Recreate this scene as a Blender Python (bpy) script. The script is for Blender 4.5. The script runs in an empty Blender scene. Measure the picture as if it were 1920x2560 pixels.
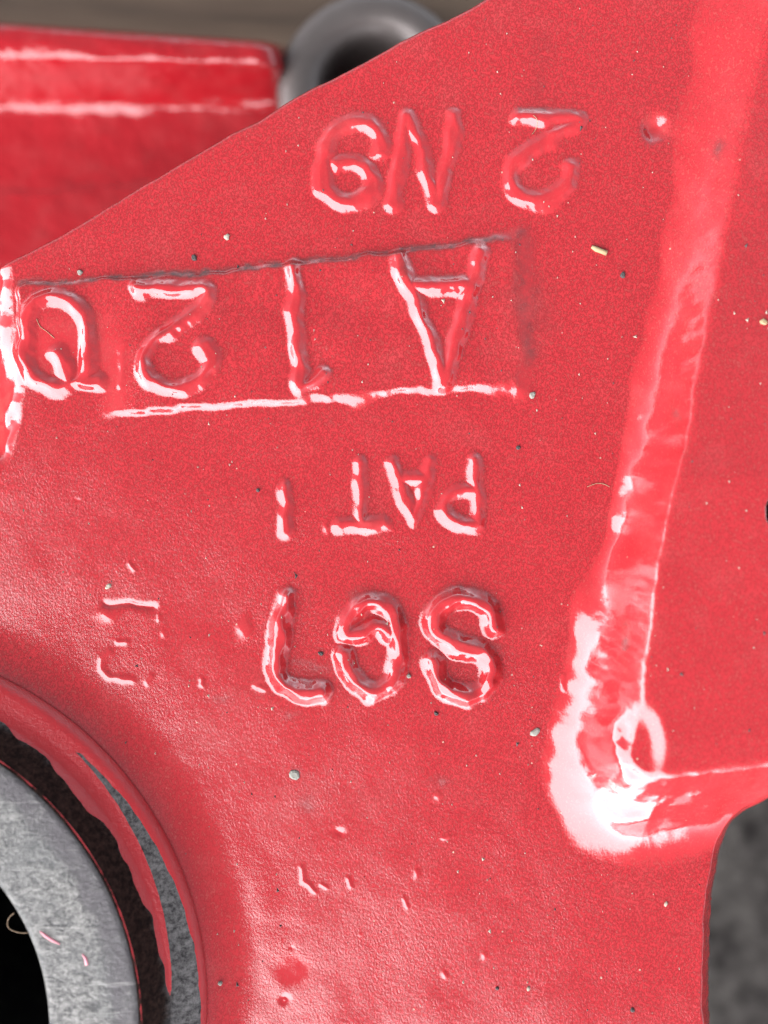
import bpy, math, random
import numpy as np

# ------------------------------------------------------------------ units
PX = 0.15 / 1920.0            # one photo pixel on the plate, in metres
D = 2560.0                    # camera height above the plate face, in those pixels
CX, CY = 960.0, 1280.0
random.seed(7)
rng = np.random.default_rng(11)
scn = bpy.context.scene
col = scn.collection

# ------------------------------------------------------------------ camera
cd = bpy.data.cameras.new('camera')
cam = bpy.data.objects.new('camera', cd)
col.objects.link(cam)
cam.location = (0, 0, D * PX)
cd.lens = 36.0
cd.sensor_width = 36.0
cd.clip_start = 0.005
cd.clip_end = 500
cd.dof.use_dof = True
cd.dof.focus_distance = D * PX - 0.001
cd.dof.aperture_fstop = 5.0
scn.camera = cam

# ------------------------------------------------------------------ sky, sun, exposure
SUN = np.array([-0.66, -0.75, 0.0]); SUN /= np.linalg.norm(SUN)
ELEV = math.radians(5.5)
sun_dir = np.array([SUN[0] * math.cos(ELEV), SUN[1] * math.cos(ELEV), math.sin(ELEV)])
world = bpy.data.worlds.new('World')
scn.world = world
world.use_nodes = True
wn = world.node_tree.nodes
sky = wn.new('ShaderNodeTexSky')
sky.sky_type = 'NISHITA'
sky.sun_disc = False
sky.sun_elevation = ELEV
sky.sun_rotation = math.atan2(sun_dir[0], sun_dir[1])
sky.dust_density = 0.05
sky.air_density = 0.2
sky.ozone_density = 0.0
wn['Background'].inputs['Strength'].default_value = 0.05
grey = wn.new('ShaderNodeHueSaturation')      # overcast: the blue washed out evenly over the whole sky
grey.inputs['Saturation'].default_value = 0.25
world.node_tree.links.new(sky.outputs[0], grey.inputs['Color'])
world.node_tree.links.new(grey.outputs[0], wn['Background'].inputs['Color'])

sd = bpy.data.lights.new('sun', 'SUN')
sd.energy = 1.5
sd.angle = math.radians(121)
sd.color = (1.0, 0.955, 0.985)
so = bpy.data.objects.new('sun', sd)
col.objects.link(so)
from mathutils import Vector
so.rotation_euler = Vector(tuple(-sun_dir)).to_track_quat('-Z', 'Y').to_euler()
so.location = (-0.5, -0.9, 1.0)

scn.view_settings.view_transform = 'Standard'
scn.view_settings.look = 'None'
scn.view_settings.gamma = 1.0
scn.view_settings.use_curve_mapping = False
scn.view_settings.exposure = 3.8


# ------------------------------------------------------------------ helpers
def W(px, py, z=0.0):
    """photo-plane pixel + height (pixels) -> world metres (no perspective correction)"""
    return ((px - CX) * PX, (CY - py) * PX, z * PX)


def U(px, py, z):
    """the plane position that lies behind picture point (px, py) at height z"""
    k = (D - z) / D
    return W(CX + (px - CX) * k, CY + (py - CY) * k, z)


def tag(o, label=None, cat=None, group=None, kind=None):
    if label: o['label'] = label
    if cat: o['category'] = cat
    if group: o['group'] = group
    if kind: o['kind'] = kind
    return o


def empty(name, loc=(0, 0, 0)):
    o = bpy.data.objects.new(name, None)
    col.objects.link(o)
    o.location = loc
    o.empty_display_size = 0.01
    return o


def mesh_obj(name, verts, faces, mat, parent=None, smooth=True):
    me = bpy.data.meshes.new(name)
    me.from_pydata([tuple(v) for v in verts], [], [tuple(f) for f in faces])
    me.update()
    if smooth:
        me.polygons.foreach_set('use_smooth', [True] * len(me.polygons))
    me.materials.append(mat)
    o = bpy.data.objects.new(name, me)
    col.objects.link(o)
    if parent:
        o.parent = parent
        o.matrix_parent_inverse = parent.matrix_world.inverted() if False else o.matrix_parent_inverse
    return o


def catmull(pts, n=8, closed=False):
    P = [np.array(p, float) for p in pts]
    out = []
    m = len(P)
    segs = m if closed else m - 1
    for i in range(segs):
        if closed:
            p0, p1, p2, p3 = P[i - 1], P[i], P[(i + 1) % m], P[(i + 2) % m]
        else:
            p0 = P[max(i - 1, 0)]; p1 = P[i]; p2 = P[i + 1]; p3 = P[min(i + 2, m - 1)]
        for k in range(n):
            t = k / n
            out.append(0.5 * ((2 * p1) + (-p0 + p2) * t + (2 * p0 - 5 * p1 + 4 * p2 - p3) * t * t
                              + (-p0 + 3 * p1 - 3 * p2 + p3) * t ** 3))
    if not closed:
        out.append(P[-1])
    return np.array(out)


# ------------------------------------------------------------------ node helpers
class NT:
    def __init__(self, name):
        self.m = bpy.data.materials.new(name)
        self.m.use_nodes = True
        self.t = self.m.node_tree
        self.b = self.t.nodes['Principled BSDF']
        tc = self.t.nodes.new('ShaderNodeTexCoord')
        self.obj = tc.outputs['Object']

    def link(self, a, b): self.t.links.new(a, b)

    def node(self, typ, **kw):
        n = self.t.nodes.new(typ)
        for k, v in kw.items(): setattr(n, k, v)
        return n

    def mapping(self, scale, rot=(0, 0, 0)):
        n = self.node('ShaderNodeMapping')
        n.inputs['Scale'].default_value = scale
        n.inputs['Rotation'].default_value = rot
        self.link(self.obj, n.inputs['Vector'])
        return n.outputs[0]

    def noise(self, scale, detail=2, rough=0.5, vec=None, dist=0.0):
        n = self.node('ShaderNodeTexNoise')
        n.inputs['Scale'].default_value = scale
        n.inputs['Detail'].default_value = detail
        n.inputs['Roughness'].default_value = rough
        n.inputs['Distortion'].default_value = dist
        self.link(vec or self.obj, n.inputs['Vector'])
        return n.outputs['Fac']

    def ramp(self, fac, a, b, ca=(0, 0, 0, 1), cb=(1, 1, 1, 1)):
        n = self.node('ShaderNodeValToRGB')
        n.color_ramp.elements[0].position = a
        n.color_ramp.elements[0].color = ca
        n.color_ramp.elements[1].position = b
        n.color_ramp.elements[1].color = cb
        self.link(fac, n.inputs[0])
        return n.outputs[0]

    def math(self, op, a, b=None, c=None, clamp=False):
        n = self.node('ShaderNodeMath', operation=op, use_clamp=clamp)
        for i, v in enumerate((a, b, c)):
            if v is None: continue
            if isinstance(v, (int, float)): n.inputs[i].default_value = v
            else: self.link(v, n.inputs[i])
        return n.outputs[0]

    def mix(self, fac, a, b):
        n = self.node('ShaderNodeMix', data_type='RGBA')
        for i, v in ((0, fac), (6, a), (7, b)):
            if isinstance(v, (int, float)): n.inputs[i].default_value = v
            elif isinstance(v, tuple): n.inputs[i].default_value = v if len(v) == 4 else v + (1,)
            else: self.link(v, n.inputs[i])
        return n.outputs[2]

    def attr(self, name):
        n = self.node('ShaderNodeAttribute', attribute_name=name)
        return n.outputs['Fac']

    def bump(self, h, dist, strength=1.0, normal=None):
        n = self.node('ShaderNodeBump')
        n.inputs['Distance'].default_value = dist
        if isinstance(strength, (int, float)): n.inputs['Strength'].default_value = strength
        else: self.link(strength, n.inputs['Strength'])
        self.link(h, n.inputs['Height'])
        if normal: self.link(normal, n.inputs['Normal'])
        return n.outputs[0]

    def set(self, **kw):
        for k, v in kw.items():
            s = self.b.inputs[k.replace('_', ' ')]
            if isinstance(v, (int, float)): s.default_value = v
            elif isinstance(v, tuple): s.default_value = v if len(v) == 4 else v + (1,)
            else: self.link(v, s)
        return self.m


RED = (0.395, 0.025, 0.030)
RED2 = (0.345, 0.019, 0.024)


def red_paint():
    n = NT('red_enamel_over_sand_casting')
    grain = n.attr('grain')
    stain_shade = n.attr('stain_shade')
    v = n.mapping((1.15, 0.80, 1.0), (0, 0, 0.18))
    g1 = n.noise(2100, 3.0, 0.65, v)
    g2 = n.noise(620, 2.0, 0.5)
    # colour: faint mottling, stains and painted shade, fine grit stuck in the paint
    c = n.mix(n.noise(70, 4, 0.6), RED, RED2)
    st = n.math('MULTIPLY', stain_shade, n.ramp(n.noise(330, 5, 0.7), 0.36, 0.62), clamp=True)
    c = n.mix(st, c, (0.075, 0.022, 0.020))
    dustfac = n.math('MULTIPLY', n.ramp(n.noise(90, 5, 0.65), 0.52, 0.78), 0.10)
    c = n.mix(dustfac, c, (0.33, 0.20, 0.18))
    vo = n.node('ShaderNodeTexVoronoi', feature='F1')
    vo.inputs['Scale'].default_value = 520
    n.link(n.obj, vo.inputs['Vector'])
    sep = n.node('ShaderNodeSeparateColor')
    n.link(vo.outputs['Color'], sep.inputs[0])
    pick = n.math('GREATER_THAN', sep.outputs[0], 0.93)
    size = n.math('MULTIPLY', sep.outputs[1], 0.13)
    spot = n.math('MULTIPLY', n.math('LESS_THAN', vo.outputs['Distance'], size), pick)
    spot = n.math('MULTIPLY', spot, grain)
    speck = n.mix(n.math('GREATER_THAN', sep.outputs[2], 0.45), (0.05, 0.032, 0.025), (0.42, 0.32, 0.22))
    c = n.mix(spot, c, speck)
    fine = n.noise(1900, 2.0, 0.6, v)
    c = n.mix(n.math('MULTIPLY', n.math('MULTIPLY', n.ramp(fine, 0.52, 0.68), 0.62), grain), c, (0.62, 0.13, 0.11))
    c = n.mix(n.math('MULTIPLY', n.math('MULTIPLY', n.ramp(fine, 0.48, 0.32), 0.62), grain), c, (0.17, 0.005, 0.008))
    patch = n.ramp(n.noise(55, 3, 0.6), 0.32, 0.68)
    gs = n.math('MULTIPLY', grain, n.math('ADD', n.math('MULTIPLY', patch, 0.5), 0.45))
    nb = n.bump(g2, 0.00006, n.math('ADD', n.math('MULTIPLY', grain, 0.22), 0.10))
    nb = n.bump(g1, 0.00010, gs, nb)
    r = n.math('ADD', n.math('MULTIPLY', grain, 0.09), 0.04)
    r = n.math('ADD', r, n.math('MULTIPLY', st, 0.4))
    r = n.math('ADD', r, n.math('MULTIPLY', spot, 0.5))
    return n.set(Base_Color=c, Roughness=r, IOR=1.72, Normal=nb)


M_RED = red_paint()


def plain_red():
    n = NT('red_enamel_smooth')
    c = n.mix(n.noise(40, 3, 0.6), (0.30, 0.009, 0.014), (0.24, 0.007, 0.011))  # base red darker than the plate's, standing in for shade on the bar
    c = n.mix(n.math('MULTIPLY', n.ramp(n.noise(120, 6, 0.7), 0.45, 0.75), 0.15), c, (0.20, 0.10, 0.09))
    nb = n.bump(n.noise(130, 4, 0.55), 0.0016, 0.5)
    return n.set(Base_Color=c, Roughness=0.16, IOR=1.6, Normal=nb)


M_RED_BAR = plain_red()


def hub_mat():
    n = NT('worn_hub_red_paint_and_iron')
    p = n.attr('paint')
    pm = n.ramp(n.math('ADD', p, n.math('MULTIPLY', n.math('SUBTRACT', n.noise(240, 6, 0.7), 0.5), 0.6)), 0.47, 0.53)
    dk = n.attr('dark')
    iron = n.mix(n.ramp(n.noise(900, 6, 0.75), 0.36, 0.64), (0.022, 0.021, 0.022), (0.13, 0.127, 0.126))
    black = n.mix(n.ramp(n.noise(900, 6, 0.75), 0.40, 0.66), (0.006, 0.004, 0.0035), (0.034, 0.020, 0.016))
    bare = n.mix(dk, iron, black)
    red = n.mix(n.noise(120, 3), RED, RED2)
    c = n.mix(pm, bare, red)
    nb = n.bump(n.noise(1100, 5, 0.7), 0.00022, 0.9)
    rough = n.math('SUBTRACT', 0.62, n.math('MULTIPLY', pm, 0.40))
    return n.set(Base_Color=c, Roughness=rough, Normal=nb, Specular_IOR_Level=n.math('ADD', n.math('MULTIPLY', pm, 0.45), 0.05))


M_HUB = hub_mat()


def bare_metal():
    n = NT('scratched_bare_metal')
    v = n.mapping((1.0, 1.7, 1.0), (0, 0, 0.75))
    a = n.noise(420, 7, 0.72, v, 0.6)
    b = n.noise(1500, 5, 0.75)
    k = n.math('ADD', n.math('MULTIPLY', a, 0.60), n.math('MULTIPLY', b, 0.40))
    c = n.ramp(k, 0.42, 0.60, (0.015, 0.016, 0.016, 1), (0.18, 0.18, 0.168, 1))
    big = n.ramp(n.noise(70, 4, 0.6), 0.42, 0.62)
    c = n.mix(n.math('MULTIPLY', big, 0.55), c, (0.06, 0.064, 0.063))
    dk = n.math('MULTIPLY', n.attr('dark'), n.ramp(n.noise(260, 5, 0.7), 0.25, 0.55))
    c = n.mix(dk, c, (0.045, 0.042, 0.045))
    vs_ = n.mapping((0.25, 6.0, 1.0), (0, 0, 0.45))
    scr = n.ramp(n.noise(160, 6, 0.7, vs_), 0.60, 0.70)
    c = n.mix(n.math('MULTIPLY', scr, 0.55), c, (0.32, 0.32, 0.30))
    vd_ = n.mapping((0.3, 5.0, 1.0), (0, 0, -0.55))
    scd = n.ramp(n.noise(140, 6, 0.7, vd_), 0.63, 0.70)
    c = n.mix(n.math('MULTIPLY', scd, 0.6), c, (0.02, 0.021, 0.022))
    nb = n.bump(k, 0.0005, 0.8)
    return n.set(Base_Color=c, Metallic=0.35, Roughness=0.42, Normal=nb)


M_METAL = bare_metal()


def simple(name, c1, c2, scale, rough=0.8, metal=0.0, bump=0.0):
    n = NT(name)
    f = n.noise(scale, 5, 0.65)
    kw = dict(Base_Color=n.mix(f, c1, c2), Roughness=rough, Metallic=metal)
    if bump: kw['Normal'] = n.bump(f, bump, 0.8)
    return n.set(**kw)


def concrete():
    n = NT('mottled_concrete')
    a = n.ramp(n.noise(48, 3, 0.6), 0.40, 0.60, (0.008, 0.0065, 0.0055, 1), (0.06, 0.056, 0.050, 1))
    b = n.ramp(n.noise(160, 4, 0.6), 0.38, 0.64, (0.006, 0.005, 0.0045, 1), (0.07, 0.065, 0.060, 1))
    c = n.mix(0.45, a, b)
    nb = n.bump(n.noise(300, 5, 0.7), 0.002, 0.7)
    return n.set(Base_Color=c, Roughness=0.95, Normal=nb, Specular_IOR_Level=0.2)


def wood():
    n = NT('weathered_board')
    v = n.mapping((4, 42, 30), (0, 0, 0.05))
    g = n.noise(1.0, 6, 0.62, v, 0.6)
    c = n.ramp(g, 0.30, 0.72, (0.028, 0.018, 0.011, 1), (0.25, 0.18, 0.12, 1))
    c = n.mix(n.math('MULTIPLY', n.noise(22, 3), 0.4), c, (0.11, 0.078, 0.058))
    return n.set(Base_Color=c, Roughness=0.85, Normal=n.bump(g, 0.002, 0.7))


# ------------------------------------------------------------------ ground and board
ZG = -0.13 / PX
ZW = -0.085 / PX
g = mesh_obj('ground', [(-30, -30, ZG * PX), (30, -30, ZG * PX), (30, 30, ZG * PX), (-30, 30, ZG * PX)],
             [(0, 1, 2, 3)], concrete(), smooth=False)
tag(g, kind='structure')


def rounded_box(name, x0, x1, y0, y1, z0, z1, r, mat, parent=None):
    vs, fs = [], []
    prof = [(0, 0), (0, (z1 - z0) - r), (r * 0.3, z1 - z0 - r * 0.3), (r, z1 - z0)]
    for ins, h in prof:
        vs += [(x0 + ins, y0 + ins, z0 + h), (x1 - ins, y0 + ins, z0 + h),
               (x1 - ins, y1 - ins, z0 + h), (x0 + ins, y1 - ins, z0 + h)]
    for k in range(len(prof) - 1):
        for i in range(4):
            j = (i + 1) % 4
            fs.append((k * 4 + i, k * 4 + j, k * 4 + 4 + j, k * 4 + 4 + i))
    e = (len(prof) - 1) * 4
    fs.append((e, e + 1, e + 2, e + 3)); fs.append((3, 2, 1, 0))
    return mesh_obj(name, vs, fs, mat, parent, smooth=False)


board = rounded_box('wooden_board', -0.42, 0.30, 0.045, 0.275, ZG * PX, ZW * PX, 0.003, wood())
tag(board, 'weathered grey-brown wooden board under the red bar and dark ring', 'board')

# ------------------------------------------------------------------ casting: height field
STEP = 3.0
X0, X1, Y0, Y1 = -90.0, 2040.0, -90.0, 2690.0
gx = np.arange(X0, X1 + 1, STEP)
gy = np.arange(Y0, Y1 + 1, STEP)
NX, NY = len(gx), len(gy)
GX, GY = np.meshgrid(gx, gy)


def field(wl, seed):
    """smooth unit-variance random field with wavelength wl (px)"""
    r = np.random.default_rng(seed)
    a = r.standard_normal((NY, NX))
    fy = np.fft.fftfreq(NY, STEP)[:, None]
    fx = np.fft.fftfreq(NX, STEP)[None, :]
    f2 = fx ** 2 + fy ** 2
    s = 0.42 * wl
    F = np.exp(-2 * (math.pi ** 2) * (s * 0.5) ** 2 * f2)
    b = np.fft.ifft2(np.fft.fft2(a) * F).real
    b -= b.mean()
    return b / b.std()


def sstep(x, a, b):
    t = np.clip((x - a) / (b - a), 0, 1)
    return t * t * (3 - 2 * t)


def dist_poly(PXs, PYs, pts, closed=False):
    d = np.full(PXs.shape, 1e9)
    n = len(pts)
    for i in range(n if closed else n - 1):
        ax, ay = pts[i]
        bx, by = pts[(i + 1) % n]
        vx, vy = bx - ax, by - ay
        L = vx * vx + vy * vy
        if L < 1e-9: continue
        t = np.clip(((PXs - ax) * vx + (PYs - ay) * vy) / L, 0, 1)
        d = np.minimum(d, np.hypot(PXs - ax - t * vx, PYs - ay - t * vy))
    return d


def inside(PXs, PYs, pts):
    r = np.zeros(PXs.shape, bool)
    n = len(pts)
    for i in range(n):
        ax, ay = pts[i]
        bx, by = pts[(i + 1) % n]
        if ay == by: continue
        c = ((ay > PYs) != (by > PYs)) & (PXs < (bx - ax) * (PYs - ay) / (by - ay) + ax)
        r ^= c
    return r


def sdist(PXs, PYs, pts):
    d = dist_poly(PXs, PYs, pts, True)
    return np.where(inside(PXs, PYs, pts), d, -d)


n40x, n40y = field(80, 1), field(80, 2)
n16x, n16y = field(28, 3), field(28, 4)
QX = GX + 2.6 * n40x + 0.8 * n16x
QY = GY + 2.6 * n40y + 0.8 * n16y

# --- outline of the plate
edge_top = catmull([(-50, 690), (0, 661), (135, 594), (270, 513), (405, 432), (540, 351), (648, 297),
                    (743, 236), (878, 169), (999, 101), (1120, 44), (1210, -4), (1300, -60), (1420, -150)], 3)
edge_right = catmull([(2200, 1850), (1990, 1905), (1920, 1966), (1894, 1994), (1865, 2022), (1846, 2052), (1830, 2085),
                      (1814, 2139), (1804, 2197), (1796, 2242), (1792, 2315), (1787, 2428), (1787, 2524),
                      (1790, 2580), (1796, 2760)], 3)
outline = np.vstack([edge_top, [(2300, -150)], edge_right, [(-300, 2760), (-300, 1330), (-120, 1240), (-70, 1150), (-56, 1080), (-50, 860), (-50, 720)]])
dO = sdist(GX + 0.8 * n40x, GY + 0.8 * n40y, outline)

H = np.zeros((NY, NX))
GR = np.ones((NY, NX))        # grain amount
ST = np.zeros((NY, NX))       # brown smears and painted shade
ID = np.zeros((NY, NX), int)  # which part

H += 0.45 * field(260, 5) + 0.16 * field(90, 6) + 0.05 * field(30, 7)

# --- raised rib on the right side
HB = 190.0
RIB_Y = [-100, 300, 600, 900, 1200, 1800]
RIB_H = [60, 72, 95, 135, 168, HB]
kB = 1.0
arris = np.array([(2300, -260), (1960, -60), (1905, 135), (1860, 334), (1806, 633), (1751, 906), (1715, 1106), (1678, 1263),
                  (1648, 1403), (1630, 1536), (1612, 1705), (1600, 1800), (1582, 1895), (1610, 1932), (1655, 1940), (1745, 1931), (1920, 1908),
                  (2050, 1890), (2300, 1870)], float)
kB = (D - np.interp(arris[:, 1], RIB_Y, RIB_H)) / D
arris = np.c_[CX + (arris[:, 0] - CX) * kB, CY + (arris[:, 1] - CY) * kB]
foot = np.array([(2300, -400), (1760, -160), (1735, 0), (1711, 113), (1679, 294), (1643, 574), (1589, 859), (1563, 1021), (1536, 1203),
                 (1486, 1384), (1438, 1506), (1396, 1657), (1358, 1839), (1345, 1930), (1376, 2050), (1456, 2135),
                 (1594, 2182), (1715, 2160), (1800, 2138), (1900, 2128), (2100, 2100), (2300, 2080)], float)
arr_c = catmull(arris[1:-1], 4)
arr_c = np.vstack([[arris[0]], arr_c, [arris[-1]]])
foot_c = np.vstack([[foot[0]], catmull(foot[1:-1], 4), [foot[-1]]])
n150x, n150y = field(190, 31), field(190, 32)
BXq = GX + 7.0 * n150x + 1.2 * n40x
BYq = GY + 7.0 * n150y + 1.2 * n40y
BXa = GX + 1.5 * n40x + 0.35 * n16x
BYa = GY + 1.5 * n40y + 0.35 * n16y
dA = sdist(BXa, BYa, arr_c)
dF = sdist(BXq, BYq, foot_c)
u = np.where(dA > 0, 1.0, np.where(dF < 0, 0.0, dF / (np.abs(dF) + np.maximum(-dA, 0) + 1e-6)))
q = 0.62 - 0.20 * sstep(GY, 1900, 2030)
prof = np.where(u < q, u * u / (2 * q), q / 2 + (u - q)) / (1 - q / 2)
HBY = np.interp(GY, RIB_Y, RIB_H)
xr = np.where(dA > 0, 1.2 * dA, HBY * (prof - 1))
cr = 9.0
rib = HBY + 0.5 * (xr - np.sqrt(xr * xr + cr * cr))
rib = np.where(u > 0, np.maximum(rib, 0), 0)
# the ground-off corner facet at the foot of the arris
fx_, fy_ = 1560, 1825
fac = np.exp(-(((GX - fx_) / 42) ** 2 + ((GY - fy_) / 78) ** 2) ** 2)
rib = rib - 19 * fac * sstep(u, 0.55, 0.9)
H += rib
H += np.where(u > 0.02, 0.6 * field(220, 8) + 0.03 * field(70, 9), 0) * np.sin(np.pi * np.clip(u, 0, 1))
GR *= 1 - (0.45 + 0.28 * sstep(GY, 700, 1100)) * sstep(u, 0.0, 0.12) * (1 - 0.55 * sstep(u, 0.9, 1.0))
ID[u > 0.0] = 1

# --- pocket in the rib at the frame edge
pk = np.hypot((GX - 1893) / 1.0, (GY - 1280) / 1.2)
H -= 240 * (1 - sstep(pk, 34, 42))

# --- low raised panel behind the second line of lettering
panel = catmull([(52, 716), (240, 704), (420, 692), (720, 666), (1000, 634), (1250, 604), (1296, 592)], 3)
panel_b = catmull([(1300, 700), (1297, 945), (1280, 962), (1100, 972), (950, 984), (840, 990), (700, 1003), (500, 1017), (330, 1030),
                   (200, 1034), (120, 1036), (60, 1040)], 3)
pan = np.vstack([panel, panel_b])
dP = sdist(QX, QY, pan)
soft = np.clip((GX - 1180) / 140, 0, 1)
gap = np.exp(-((GX - 285) / 45) ** 2) * (GY > 900)
wP = 12 + 2 * (GY > 850) + 34 * soft + 26 * np.exp(-((GX - 895) / 42) ** 2) * (GY > 850)
p_h = sstep(dP, -wP, wP * 0.35)
p_h = p_h * (1 - (1 - sstep(GX, 235, 350)) * sstep(GY, 740, 985))
H += 13 * p_h * np.clip(0.9 + 0.12 * n150x, 0.4, 1.4)
slope_p = p_h * (1 - p_h) * 4
GR *= 1 - 0.75 * slope_p
ID[(p_h > 0.02) & (ID == 0)] = 2


# --- raised lettering: strokes traced as centre lines in photo pixels
def Z(ox, oy, s, pts): return [(ox + x * s, oy + y * s) for x, y in pts]


r1 = lambda p: Z(740, 230, 0.6028, p)
r2 = lambda p: Z(0, 540, 0.4340, p)
r3 = lambda p: Z(640, 540, 0.4340, p)
r4 = lambda p: Z(560, 1060, 0.4822, p)
GLYPHS = [  # (character, strokes, half width, slope width, height)
    ('nine', [r1([(348, 255), (345, 180), (295, 128), (205, 135), (140, 200), (112, 300), (118, 390), (175, 452), (255, 455), (318, 400), (305, 335), (240, 295), (170, 300)])], 9, 22, 10.5),
    ('letter_n', [r1([(455, 105), (428, 290), (400, 460)]), r1([(470, 110), (530, 290), (580, 465)]), r1([(655, 105), (628, 290), (590, 465)])], 8, 21, 10),
    ('two', [r1([(930, 105), (1060, 112), (1170, 118), (1120, 160), (1010, 220), (915, 290), (890, 360), (920, 425), (985, 447), (1060, 430), (1125, 375), (1140, 315)])], 9, 22, 10.5),
    ('zero', [r2([(220, 500), (320, 470), (420, 500), (490, 590), (515, 720), (510, 860), (440, 960), (330, 985), (210, 940), (150, 830), (140, 690), (165, 580), (220, 500)]),
              r2([(335, 790), (375, 860), (400, 950)]), r2([(440, 960), (555, 945)])], 8, 23, 14),
    ('two', [r2([(805, 425), (1000, 428), (1175, 425), (1195, 480), (1090, 590), (960, 680), (865, 775), (845, 870), (885, 955), (985, 1000), (1100, 985), (1195, 920), (1225, 830), (1180, 750)])], 8, 22, 13.5),
    ('one', [r3([(222, 300), (225, 600), (245, 800), (265, 985)]), r3([(265, 990), (330, 975), (390, 915)])], 8, 22, 14),
    ('letter_a', [r3([(815, 240), (900, 460), (990, 690), (1075, 905), (1085, 965)]), r3([(1290, 220), (1220, 470), (1150, 720), (1095, 940)]), r3([(930, 405), (1080, 410), (1215, 395)])], 8, 22, 14),
    ('one', [r4([(318, 325), (320, 440), (325, 555)])], 6, 18, 9),
    ('letter_t', [r4([(705, 205), (705, 370), (710, 500)]), r4([(605, 525), (715, 522), (825, 512)])], 8, 19, 10.5),
    ('letter_a', [r4([(875, 205), (925, 350), (985, 490)]), r4([(1065, 195), (1035, 350), (985, 490)]), r4([(915, 285), (1045, 280)])], 7, 19, 10.5),
    ('letter_p', [r4([(1300, 190), (1310, 360), (1318, 515)]), r4([(1318, 522), (1230, 520), (1160, 465), (1150, 400), (1200, 355), (1310, 345)])], 8, 19, 11),
    ('seven', [r4([(328, 905), (300, 1050), (280, 1180), (268, 1290), (320, 1355), (420, 1385), (510, 1380)])], 10, 25, 23),
    ('six', [r4([(625, 1195), (650, 1290), (725, 1370), (810, 1375), (880, 1310), (905, 1180), (895, 1050), (845, 950), (760, 925), (675, 965), (632, 1040), (645, 1090), (720, 1080), (790, 1050), (850, 1080)])], 10, 25, 22),
    ('letter_s', [r4([(1395, 1050), (1375, 965), (1290, 915), (1190, 905), (1110, 950), (1080, 1030), (1120, 1100), (1220, 1140), (1330, 1180), (1390, 1260), (1375, 1345), (1290, 1395), (1190, 1390), (1110, 1325), (1080, 1225)])], 10, 25, 23),
]
PART_NAMES = {0: 'plate', 1: 'rib', 2: 'lettering_panel'}
glyph_id = 10
for gname, strokes, hw, sw, hh in GLYPHS:
    allp = np.vstack([np.array(s) for s in strokes])
    m = hw + sw + 14
    i0 = max(int((allp[:, 1].min() - m - Y0) / STEP), 0); i1 = min(int((allp[:, 1].max() + m - Y0) / STEP) + 2, NY)
    j0 = max(int((allp[:, 0].min() - m - X0) / STEP), 0); j1 = min(int((allp[:, 0].max() + m - X0) / STEP) + 2, NX)
    sl = (slice(i0, i1), slice(j0, j1))
    d = np.full(QX[sl].shape, 1e9)
    for s in strokes:
        c = catmull(s, 5) if len(s) > 2 else np.array(s)
        d = np.minimum(d, dist_poly(QX[sl], QY[sl], c))
    d = d + 2.0 * n40y[sl] + 0.4 * n16x[sl]
    pf = 1 - sstep(d, hw - 4, hw + sw)
    crown = 1 - 0.16 * np.clip(d / (hw + 4), 0, 1) ** 2
    worn = np.clip(1.0 + 0.13 * n40x[sl], 0.5, 1.5)
    H[sl] += hh * pf * crown * worn
    GR[sl] *= 1 - 0.85 * sstep(pf, 0.02, 0.45)
    idv = ID[sl]
    idv[(pf > 0.015)] = glyph_id
    PART_NAMES[glyph_id] = 'raised_' + gname
    glyph_id += 1


# --- small dents, drips and half-filled marks
def bump_at(px, py, rx, ry, a, rot=0.0, flat=1.0):
    c, s_ = math.cos(rot), math.sin(rot)
    dx, dy = QX - px, QY - py
    r_ = ((dx * c + dy * s_) / rx) ** 2 + ((-dx * s_ + dy * c) / ry) ** 2
    e = np.exp(-r_ ** flat)
    H[:] += 0.5 * a * e
    GR[:] *= 1 - 0.8 * np.clip(e * 1.3, 0, 1)


def groove(pts, w, a):
    d = dist_poly(QX, QY, np.array(pts))
    e = np.exp(-(d / w) ** 2)
    H[:] += 0.6 * a * e
    GR[:] *= 1 - 0.8 * e


bump_at(1641, 322, 30, 30, -36, flat=1.3)
groove([(268, 1508), (330, 1512), (380, 1520)], 9, -10)
bump_at(272, 1538, 26, 15, 6)
groove([(270, 1632), (258, 1650), (256, 1672), (272, 1695), (330, 1702)], 8, 5)
groove([(290, 1607), (316, 1605)], 6, 5)
groove([(368, 1708), (382, 1690)], 5, 4)
groove([(398, 1540), (394, 1550)], 5, 4)
groove([(325, 1410), (334, 1426)], 5, 4)
bump_at(612, 1566, 19, 28, 7, flat=1.4)
bump_at(814, 1313, 9, 14, 6)
groove([(503, 1695), (500, 1715)], 5, 4)
groove([(653, 1698), (640, 1712), (665, 1725)], 6, 4)
bump_at(735, 2425, 44, 36, -1.6, flat=1.5)
bump_at(712, 2500, 12, 12, -7, flat=1.3)
bump_at(712, 2502, 6, 6, 4)
bump_at(848, 2082, 15, 8, -6)
bump_at(1094, 1993, 9, 9, 4)
bump_at(1040, 2183, 7, 11, 4)
groove([(757, 2170), (762, 2200), (785, 2228)], 6, 4)
groove([(808, 2210), (820, 2220)], 5, 3)
groove([(875, 2195), (880, 2215)], 5, 3)
groove([(1012, 2250), (1020, 2266)], 5, 3)
groove([(1105, 2095), (1120, 2090)], 5, 3)
bump_at(1110, 2438, 7, 7, 5)
bump_at(1212, 2390, 8, 7, 4)
groove([(312, 860), (306, 920), (304, 960)], 8, 3)
groove([(1408, 1690), (1404, 1722)], 7, 3)
for _ in range(9):
    bump_at(random.uniform(60, 1500), random.uniform(300, 2540), random.uniform(4, 8), random.uniform(4, 9), random.choice((-3, 3, 4)) * random.uniform(0.5, 1))

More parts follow.
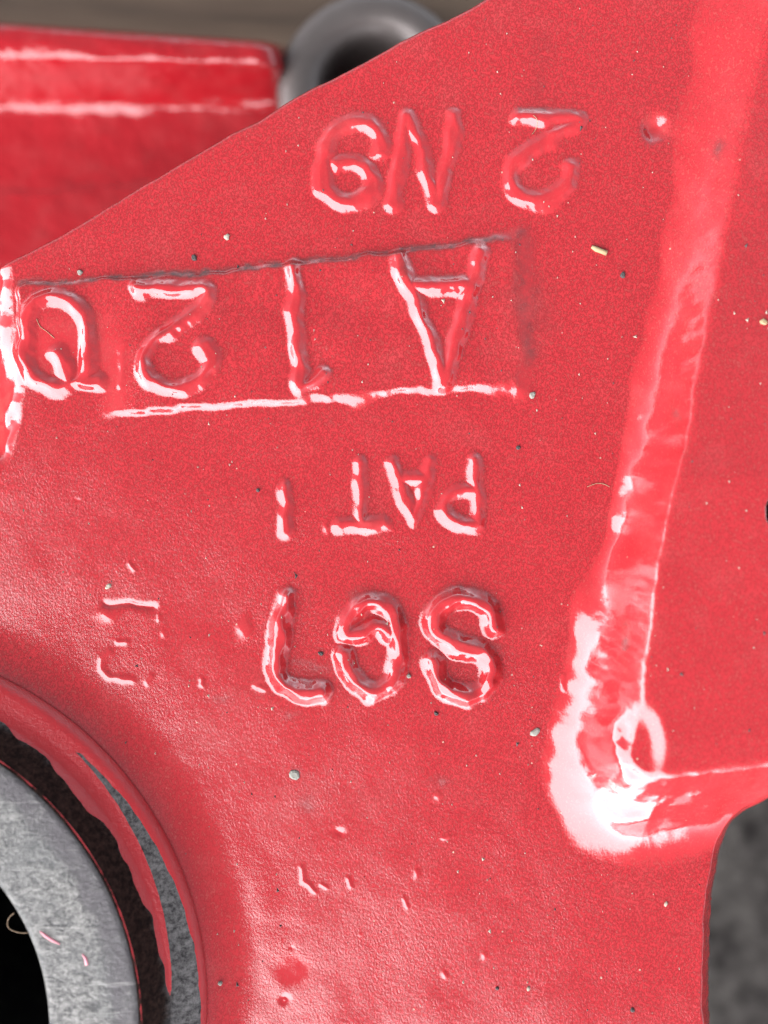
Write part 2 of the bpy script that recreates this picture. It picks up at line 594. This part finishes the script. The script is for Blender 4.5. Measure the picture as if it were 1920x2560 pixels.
# --- rolled edges of the plate
t = np.clip(dO / 15.0, 0, 1)
roll_a = 15.0 * (1 - np.sqrt(np.clip(1 - (1 - t) ** 2, 0, 1)))
lower = sstep(GY, 1900, 2080) * (GX > 1300)
t2 = np.clip(dO / 34.0, 0, 1)
roll_b = 46.0 * (1 - t2) ** 1.25 + (1.6 * n16x + 2.0 * n40y) * (1 - t2) * (t2 > 0)
H -= roll_a * (1 - lower) + roll_b * lower
GR *= 1 - 0.7 * (1 - np.clip(dO / 40, 0, 1)) * lower
# the left flank: ground back to a bevel facing left
ex = GX + 3.0 * n40x + 0.4 * n16y
lim = np.interp(GY, [640, 700, 860, 960, 1060, 1140, 1200], [20, 36, 38, 66, 56, 34, 0])
bev = np.clip(lim - ex, 0, None)
lf = sstep(GY, 640, 690) * (1 - sstep(GY, 1120, 1190))
H -= (0.33 * bev + 0.004 * bev ** 2) * lf
GR *= 1 - 0.85 * sstep(bev, 0, 12) * lf
# side wall
H = np.where(dO < 0, H - np.minimum(-dO / 4.0, 1) * 170, H)

rh0 = np.hypot(GX + 368.0, GY - 2493.0)
H += 33.0 * np.clip(1 - (rh0 - 894) / 130.0, 0, 1.0) ** 2.6 * (dO > 0)
GR *= 1 - 0.5 * np.exp(-((GX - 430) / 420) ** 2 - ((GY - 2180) / 480) ** 2)
# stains (brown smears with their own shapes), then shade painted on upper slopes
for px, py, rx, ry, a in ((1300, 600, 26, 24, .9), (1335, 760, 45, 90, .55), (1320, 880, 30, 70, .5), (1300, 700, 30, 60, .5), (1352, 120, 34, 36, .5), (1345, 215, 18, 40, .4),
                          (1785, 395, 10, 34, .7), (1533, 1590, 9, 70, .85), (1655, 1052, 9, 40, .5), (735, 1010, 40, 25, .3), (820, 1052, 20, 14, .6),
                          (560, 1745, 30, 14, .5), (725, 1790, 22, 14, .6), (770, 2010, 25, 30, .5), (1100, 1955, 24, 18, .7), (1720, 740, 9, 16, .6)):
    ST += a * np.exp(-(((QX - px) / rx) ** 2 + ((QY - py) / ry) ** 2))
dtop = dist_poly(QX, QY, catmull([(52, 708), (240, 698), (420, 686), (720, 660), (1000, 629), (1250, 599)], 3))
ST += 1.5 * np.exp(-(dtop / 11.0) ** 2)  # brown dirt line plus painted shade along the panel's upper edge
dbar = dist_poly(QX, QY, np.array([(1300, 272), (1380, 276), (1450, 282)]))
ST += 0.8 * np.exp(-(dbar / 8.0) ** 2)  # shade painted on the upper slope of the two's bar
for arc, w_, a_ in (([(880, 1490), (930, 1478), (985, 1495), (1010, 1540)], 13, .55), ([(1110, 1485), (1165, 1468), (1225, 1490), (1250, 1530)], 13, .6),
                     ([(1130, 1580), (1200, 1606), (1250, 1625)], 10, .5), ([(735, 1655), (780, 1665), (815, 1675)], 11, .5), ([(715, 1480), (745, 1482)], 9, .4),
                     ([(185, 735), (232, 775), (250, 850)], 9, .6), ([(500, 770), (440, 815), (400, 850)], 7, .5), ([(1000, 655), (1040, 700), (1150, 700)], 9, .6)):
    ST += a_ * np.exp(-(dist_poly(QX, QY, catmull(arc, 4)) / w_) ** 2)  # shade painted along the upper slopes of the raised characters
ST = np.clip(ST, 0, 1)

# --- build the meshes
WX = (GX - CX) * PX
WY = (CY - GY) * PX
WZ = H * PX
dzx = np.gradient(WZ, STEP * PX, axis=1)
dzy = -np.gradient(WZ, STEP * PX, axis=0)
NRM = np.dstack([-dzx, -dzy, np.ones_like(WZ)])
NRM /= np.linalg.norm(NRM, axis=2, keepdims=True)
V = np.dstack([WX, WY, WZ]).reshape(-1, 3)
N = NRM.reshape(-1, 3)
HUBC = (-368.0, 2493.0)
rh = np.hypot(GX - HUBC[0], GY - HUBC[1])
ii, jj = np.meshgrid(np.arange(NY - 1), np.arange(NX - 1), indexing='ij')
a = (ii * NX + jj).ravel()
quads = np.stack([a + NX, a + NX + 1, a + 1, a], 1)
dflat = dO.ravel(); rflat = rh.ravel(); idf = ID.ravel()
keep = (dflat[quads].max(1) > -6) & (rflat[quads].min(1) > 872)
quads = quads[keep]
fid = idf[quads].max(1)

casting = empty('cast_iron_bracket', W(HUBC[0], HUBC[1], ZG))
tag(casting, 'glossy red painted iron casting with raised upside-down lettering and a bored hub', 'casting')
base = np.array(casting.location)


def grid_part(name, q):
    used, inv = np.unique(q, return_inverse=True)
    inv = inv.reshape(q.shape)
    me = bpy.data.meshes.new(name)
    nv, nf = len(used), len(q)
    me.vertices.add(nv)
    me.vertices.foreach_set('co', (V[used] - base).astype(np.float32).ravel())
    me.loops.add(nf * 4)
    me.loops.foreach_set('vertex_index', inv.astype(np.int32).ravel())
    me.polygons.add(nf)
    me.polygons.foreach_set('loop_start', np.arange(0, nf * 4, 4, dtype=np.int32))
    me.update(calc_edges=True)
    me.polygons.foreach_set('use_smooth', np.ones(nf, bool))
    for an, arr in (('grain', GR), ('stain_shade', ST)):
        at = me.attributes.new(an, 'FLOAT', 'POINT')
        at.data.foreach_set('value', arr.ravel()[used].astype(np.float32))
    me.normals_split_custom_set_from_vertices(N[used].tolist())
    me.materials.append(M_RED)
    o = bpy.data.objects.new(name, me)
    col.objects.link(o)
    o.parent = casting
    return o


for pid in np.unique(fid):
    grid_part(PART_NAMES[int(pid)], quads[fid == pid])


# ------------------------------------------------------------------ hub (turned about its own axis)
def lathe(name, prof, center, nseg, mat, parent, attrs=None, wob=0.0, zwob=0.0, close=False, remap=None):
    """prof: list of (r, z) px;  attrs: dict name -> f(r, z, theta, index)"""
    P = np.array(prof, float)
    th = np.linspace(0, 2 * math.pi, nseg, endpoint=False)
    R = P[:, 0][:, None] + np.zeros(nseg)[None, :]
    Zz = P[:, 1][:, None] + np.zeros(nseg)[None, :]
    if wob:
        w = sum(np.sin(k * th + k * k) / k for k in (9, 17, 31, 53, 97)) * wob * 10
        R = R + w[None, :]
    RR = np.interp(R, *remap) if remap else R
    px = center[0] + RR * np.cos(th)[None, :]
    py = center[1] - RR * np.sin(th)[None, :]
    off = np.array(parent.location) if parent else np.zeros(3)
    vs = np.stack([(px - CX) * PX, (CY - py) * PX, Zz * PX], -1).reshape(-1, 3) - off
    fs = []
    m = len(P)
    for i in range(m - 1 + (1 if close else 0)):
        a0, b0 = i * nseg, ((i + 1) % m) * nseg
        for j in range(nseg):
            k2 = (j + 1) % nseg
            fs.append((a0 + j, a0 + k2, b0 + k2, b0 + j))
    o = mesh_obj(name, vs, fs, mat, parent)
    if attrs:
        T = np.zeros_like(R) + th[None, :]
        for an, f in attrs.items():
            at = o.data.attributes.new(an, 'FLOAT', 'POINT')
            at.data.foreach_set('value', np.clip(f(R, Zz, T), 0, 1).astype(np.float32).ravel())
    return o


def dens(pts, step=4.0):
    out = []
    for (a0, b0), (a1, b1) in zip(pts[:-1], pts[1:]):
        L = math.hypot(a1 - a0, b1 - b0)
        n = max(1, int(L / step))
        for i in range(n):
            out.append((a0 + (a1 - a0) * i / n, b0 + (b1 - b0) * i / n))
    out.append(pts[-1])
    return out


def wav(T, s):
    return (np.sin(T * 23 + s) * 0.5 + np.sin(T * 41 + 2.1 * s) * 0.35 + np.sin(T * 77 + 3.7 * s) * 0.2)


def paint_f(R, Zz, T):
    deg = np.degrees(np.where(T > math.pi, T - 2 * math.pi, T))
    lip = np.interp(deg, [-10, 5, 20, 35, 48, 60], [941, 938, 932, 925, 916, 900])
    wall = sstep(R + 2 * wav(T * 1.7, 5.0), lip - 6, lip + 6)
    # the drip of red paint left on the worn shoulder
    outer = np.interp(deg, [-10, 0, 8, 20, 32, 44, 52, 60, 80], [866, 874, 882, 892, 902, 911, 919, 940, 940])
    inner = np.interp(deg, [-10, 0, 8, 20, 32, 44, 52, 60, 80], [874, 872, 868, 860, 862, 856, 866, 872, 878]) + 5 * wav(T, 1.0)
    strk = sstep(R, inner - 9, inner + 9) * (1 - sstep(R, outer - 8, outer + 8))
    line = np.exp(-((R - 825) / 3.0) ** 2) * (Zz > 133) * 0.62
    return np.maximum(np.maximum(wall, strk), line)


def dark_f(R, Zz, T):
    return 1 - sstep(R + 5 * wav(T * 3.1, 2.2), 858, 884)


HUB_R = ([0, 600, 615, 820, 951, 1100], [0, 524, 539, 752, 892, 1041])
hub_prof = dens([(760, ZG), (760, -150), (948, 15), (952, 30), (949, 42), (942, 53), (931, 60), (918, 63)], 6) + \
    dens([(914, 64), (895, 68), (874, 75), (866, 82), (856, 96), (844, 118), (832, 142), (826, 152), (820, 155)], 3)
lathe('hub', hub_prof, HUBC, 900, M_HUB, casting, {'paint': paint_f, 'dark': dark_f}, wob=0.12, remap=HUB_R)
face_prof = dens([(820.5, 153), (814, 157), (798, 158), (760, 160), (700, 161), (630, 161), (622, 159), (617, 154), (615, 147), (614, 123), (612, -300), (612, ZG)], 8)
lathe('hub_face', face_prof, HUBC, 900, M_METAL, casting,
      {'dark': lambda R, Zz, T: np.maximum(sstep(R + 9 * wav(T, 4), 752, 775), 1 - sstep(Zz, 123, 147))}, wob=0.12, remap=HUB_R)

# paint smear scratched across the bare hub face
M_SMEAR = simple('pink_red_paint_smear', (0.55, 0.16, 0.2), (0.62, 0.3, 0.34), 900, 0.5)


def tube(name, pts, rad, mat, parent=None, n=6):
    P = np.array(pts, float)
    off = np.array(parent.location) if parent else np.zeros(3)
    vs, fs = [], []
    for i in range(len(P)):
        d_ = P[min(i + 1, len(P) - 1)] - P[max(i - 1, 0)]
        d_ /= np.linalg.norm(d_) + 1e-12
        up = np.array([0, 0, 1.0])
        s1 = np.cross(d_, up); s1 /= np.linalg.norm(s1) + 1e-12
        s2 = np.cross(s1, d_)
        rr = rad[i] if hasattr(rad, '__len__') else rad
        for k_ in range(n):
            an = 2 * math.pi * k_ / n
            vs.append(P[i] + rr * (math.cos(an) * s1 + math.sin(an) * s2) - off)
    for i in range(len(P) - 1):
        for k_ in range(n):
            k2 = (k_ + 1) % n
            fs.append((i * n + k_, i * n + k2, (i + 1) * n + k2, (i + 1) * n + k_))
    fs.append(tuple(range(n - 1, -1, -1))); fs.append(tuple(range((len(P) - 1) * n, len(P) * n)))
    return mesh_obj(name, vs, fs, mat, parent)


for seg in ([(100, 2328), (112, 2338), (130, 2350), (150, 2360)], [(206, 2385), (214, 2396), (217, 2412)]):
    pts = [U(x, y, 160.5) for x, y in seg]
    tube('paint_smear', pts, [1.5 * PX, 4 * PX, 4 * PX, 2 * PX][:len(pts)], M_SMEAR, casting)

# ------------------------------------------------------------------ red bar on the board
zt = ZW + 500
rows = [(66, 112, ZW), (56, 104, ZW + 300), (56, 104, zt - 40), (66, 112, zt - 8), (90, 132, zt), (132, 160, zt - 6), (150, 172, zt - 22), (205, 212, zt - 120), (250, 246, zt - 205),
        (272, 266, zt - 228), (300, 290, zt - 236), (380, 350, zt - 244), (466, 420, zt - 250), (480, 432, zt - 245), (494, 443, zt - 240), (580, 520, zt - 244), (650, 575, zt - 250),
        (720, 625, zt - 258), (730, 630, ZW)]
R0 = np.array(rows, float)


def chaikin(A, n=2):
    for _ in range(n):
        B = [A[0]]
        for i in range(len(A) - 1):
            B.append(A[i] * 0.75 + A[i + 1] * 0.25); B.append(A[i] * 0.25 + A[i + 1] * 0.75)
        B.append(A[-1]); A = np.array(B)
    return A


R0 = chaikin(R0, 2)
stations = [(x, 1.0, 0) for x in range(-420, 641, 20)] + [(656, .995, 4), (672, .985, 14), (684, .97, 34), (694, .95, 70), (701, .93, 150), (704, .92, 2000)]
vs, fs = [], []
nr = len(R0)
brng = np.random.default_rng(4)
wob = brng.standard_normal((len(stations), nr))
for _ in range(2):
    wob[1:-1] = (wob[:-2] + wob[1:-1] * 2 + wob[2:]) / 4
    wob[:, 1:-1] = (wob[:, :-2] + wob[:, 1:-1] * 2 + wob[:, 2:]) / 4
for si, (sx, sc_, drop) in enumerate(stations):
    tt = sx / 690.0
    for ri, (a0, b0, z) in enumerate(R0):
        py = a0 + (b0 - a0) * tt
        mid = 250
        py = mid + (py - mid) * sc_
        zz = max(z - drop + 5.0 * wob[si, ri], ZW) if z > ZW else z
        skew = (py - 105) * 0.20 * min(1.0, max(0, sx) / 690)
        vs.append(U(sx + skew, py, zz))
for i in range(len(stations) - 1):
    for j in range(nr - 1):
        fs.append((i * nr + j, i * nr + j + 1, (i + 1) * nr + j + 1, (i + 1) * nr + j))
fs.append(tuple(range((len(stations) - 1) * nr, len(stations) * nr)))
fs.append(tuple(range(nr - 1, -1, -1)))
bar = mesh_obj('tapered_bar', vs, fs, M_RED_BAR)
tag(bar, 'glossy red stepped bar lying on the wooden board behind the casting', 'bar')

# ------------------------------------------------------------------ dark ring standing beside it
M_RING = simple('dark_oiled_steel', (0.07, 0.061, 0.057), (0.14, 0.124, 0.116), 60, 0.42, 0.3, 0.0006)
M_RINGIN = simple('dark_maroon_bore', (0.03, 0.006, 0.008), (0.06, 0.01, 0.012), 40, 0.6)
zr = ZW + 420
cc = U(935, 205, zr)
ring = empty('steel_collar', (cc[0], cc[1], ZW * PX))
tag(ring, 'dark steel collar with a round bore between the red bar and casting', 'collar')
cpx = (cc[0] / PX + CX, CY - cc[1] / PX)
kk = (D - zr) / D
rp = [(250 * kk, ZW), (252 * kk, zr - 120), (248 * kk, zr - 60), (232 * kk, zr - 20), (205 * kk, zr - 2), (180 * kk, zr), (158 * kk, zr - 8), (140 * kk, zr - 30), (128 * kk, zr - 70), (126 * kk, ZW + 2)]
rp = [tuple(p) for p in chaikin(np.array(rp), 2)]
lathe('collar_body', rp, cpx, 120, M_RING, ring)
lathe('bore_floor', [(124 * kk, ZW + 60), (60 * kk, ZW + 60), (0.5, ZW + 60)], cpx, 48, M_RINGIN, ring)


# ------------------------------------------------------------------ grit, fibres, dust on the plate
def hz(px, py):
    j = min(max(int(round((px - X0) / STEP)), 0), NX - 1); i = min(max(int(round((py - Y0) / STEP)), 0), NY - 1)
    return H[i, j]


M_GRIT = {'grey': simple('grey_grit', (0.12, 0.12, 0.10), (0.30, 0.30, 0.26), 900, 0.8),
          'dark': simple('dark_grit', (0.02, 0.02, 0.02), (0.07, 0.065, 0.06), 900, 0.8),
          'pale': simple('pale_grit', (0.26, 0.23, 0.18), (0.42, 0.39, 0.31), 900, 0.8),
          'tan': simple('tan_chaff', (0.20, 0.14, 0.07), (0.42, 0.33, 0.18), 900, 0.8)}


def flake(name, px, py, rx, ry, hgt, mat, seed):
    r = random.Random(seed)
    nn = 9
    vs, fs = [], []
    rot = r.uniform(0, 6.28)
    for lev, (sc2, zz) in enumerate(((1.0, -1.5), (0.95, hgt * 0.55), (0.55, hgt))):
        for k_ in range(nn):
            an = 2 * math.pi * k_ / nn
            q_ = r.uniform(0.75, 1.15) if lev == 0 else None
            if lev == 0: vs.append([an, q_])
        for k_ in range(nn):
            an, q_ = vs[k_][0], vs[k_][1]
    outv = []
    for sc2, zz in ((1.0, -1.5), (0.95, hgt * 0.55), (0.55, hgt)):
        for k_ in range(nn):
            an, q_ = vs[k_]
            x_ = rx * q_ * sc2 * math.cos(an); y_ = ry * q_ * sc2 * math.sin(an)
            outv.append(((x_ * math.cos(rot * 0) - y_ * 0) * PX, y_ * PX, (zz + r.uniform(-.6, .6)) * PX))
    for l_ in range(2):
        for k_ in range(nn):
            k2 = (k_ + 1) % nn
            fs.append((l_ * nn + k_, l_ * nn + k2, (l_ + 1) * nn + k2, (l_ + 1) * nn + k_))
    fs.append(tuple(range(2 * nn, 3 * nn)))
    fs.append(tuple(range(nn - 1, -1, -1)))
    o = mesh_obj(name, outv, fs, mat, smooth=False)
    x, y, z = W(px, py, hz(px, py))
    o.location = (x, y, z)
    o.rotation_euler = (0, 0, r.uniform(0, 6.28))
    return o


for i, (px, py, rx, ry, mk, lab) in enumerate([
    (737, 1937, 13, 15, 'grey', 'largest grey-green grit flake, alone on the plate below the S67 mark'),
    (1339, 1830, 9, 15, 'grey', 'long grey grit flake beside the foot of the rib fillet'),
    (1331, 988, 10, 8, 'grey', 'grey-green grit flake just below the right end of the lettering panel'),
    (1556, 688, 7, 9, 'dark', 'dark grit flake between the lettering panel and the rib, below the chaff'),
    (485, 645, 6, 10, 'dark', 'black grit flake just above the left part of the lettering panel'),
    (200, 681, 7, 7, 'grey', 'small grey grit flake above the left end of the lettering panel'),
    (567, 593, 8, 7, 'pale', 'white grit flake above the lettering panel and left of the 9'),
    (271, 1466, 6, 9, 'pale', 'white grit flake above the short groove over the hub'),
    (1295, 1120, 6, 6, 'dark', 'dark grit flake right of PAT, below the panel corner'),
    (802, 1634, 5, 8, 'dark', 'small dark grit flake between the 7 and the 6'),
    (1022, 1690, 6, 7, 'grey', 'grey grit flake between the feet of the 6 and the S'),
    (1090, 1784, 7, 5, 'dark', 'dark grit flake below the foot of the S'),
    (645, 1225, 5, 5, 'dark', 'dark grit flake left of the raised 1 after PAT'),
    (1862, 828, 9, 8, 'tan', 'tan grit flake on top of the rib'),
    (1664, 2260, 7, 4, 'pale', 'pale yellow grit flake on the plate below the rib'),
    (1320, 2471, 4, 6, 'pale', 'pale grit flake near the plate edge, low on the plate'),
    (553, 2450, 5, 7, 'grey', 'grey grit flake on the plate next to the hub wall'),
    (1243, 2470, 5, 5, 'dark', 'dark grit flake low on the plate beside a pale one'),
    (1581, 2524, 6, 6, 'dark', 'dark grit flake near the narrow lower edge of the plate'),
]):
    o = flake('grit_flake', px, py, rx, ry, 6, M_GRIT[mk], 100 + i)
    tag(o, lab, 'grit', 'grit flakes on the plate')

# a bit of chaff
cp = [(1478, 618), (1490, 624), (1503, 629), (1516, 634)]
o = tube('chaff_fragment', [np.array(W(x, y, hz(x, y) + 4)) - 0 for x, y in cp], [4 * PX, 6.5 * PX, 6 * PX, 7 * PX], M_GRIT['tan'], n=7)
tag(o, 'short tan chaff fragment on the red plate between panel and rib', 'chaff')

M_HAIR = simple('pale_fibre', (0.22, 0.14, 0.08), (0.34, 0.24, 0.14), 300, 0.5)


def fibre(pts, lab, z0=None, lift=1.5, up=None):
    c = catmull(pts, 5)
    P3 = [U(x, y, z0) if z0 is not None else W(x, y, hz(x, y) + lift) for x, y in c]
    o_ = tube('fibre', P3, 0.75 * PX, M_HAIR, n=5)
    tag(o_, lab, 'fibre', 'loose fibres')


fibre([(1331, 294), (1341, 305), (1340, 322), (1330, 336)], 'pale hair-thin fibre lying across the raised 2 above the panel')
fibre([(1468, 1217), (1490, 1209), (1508, 1210), (1524, 1217)], 'pale curved fibre on the plate beside the rib fillet')
fibre([(96, 800), (104, 818), (122, 832), (139, 847)], 'yellow curved fibre inside the raised 0')
fibre([(1258, 930), (1290, 920), (1306, 912)], 'pale fibre under the right end of the lettering panel') if False else None
fibre([(70, 2332), (52, 2332), (30, 2326), (19, 2314), (22, 2295), (36, 2282)], 'pale fibre curling over the rim of the hub bore', z0=155)

# fine dust: uncountable
def dust(name, n, mat, label, seed, smin, smax):
    r = random.Random(seed)
    vs, fs = [], []
    while len(fs) < n * 4:
        px, py = r.uniform(20, 1900), r.uniform(20, 2540)
        j = int((px - X0) / STEP); i_ = int((py - Y0) / STEP)
        if dO[i_, j] < 30 or rh[i_, j] < 925 or 0.05 < u[i_, j] < 0.98: continue
        z = H[i_, j]
        s = r.uniform(smin, smax) * (1 + (r.random() < 0.08))
        b = len(vs)
        an = r.uniform(0, 6.28); el = r.uniform(1, 1.8)
        for k_ in range(3):
            t_ = an + k_ * 2.094 + r.uniform(-.4, .4)
            vs.append(W(px + s * math.cos(t_), py + s * el * math.sin(t_), z - 0.5))
        vs.append(W(px, py, z + s * 0.8))
        fs += [(b, b + 1, b + 3), (b + 1, b + 2, b + 3), (b + 2, b, b + 3), (b, b + 2, b + 1)]
    o_ = mesh_obj(name, vs, fs, mat, smooth=False)
    tag(o_, label, 'dust', kind='stuff')


dust('pale_dust', 260, M_GRIT['pale'], 'fine pale dust grains sprinkled over the red paint', 5, 1.6, 3.4)
dust('dark_dust', 160, M_GRIT['dark'], 'fine dark dust grains sprinkled over the red paint', 6, 1.6, 3.2)
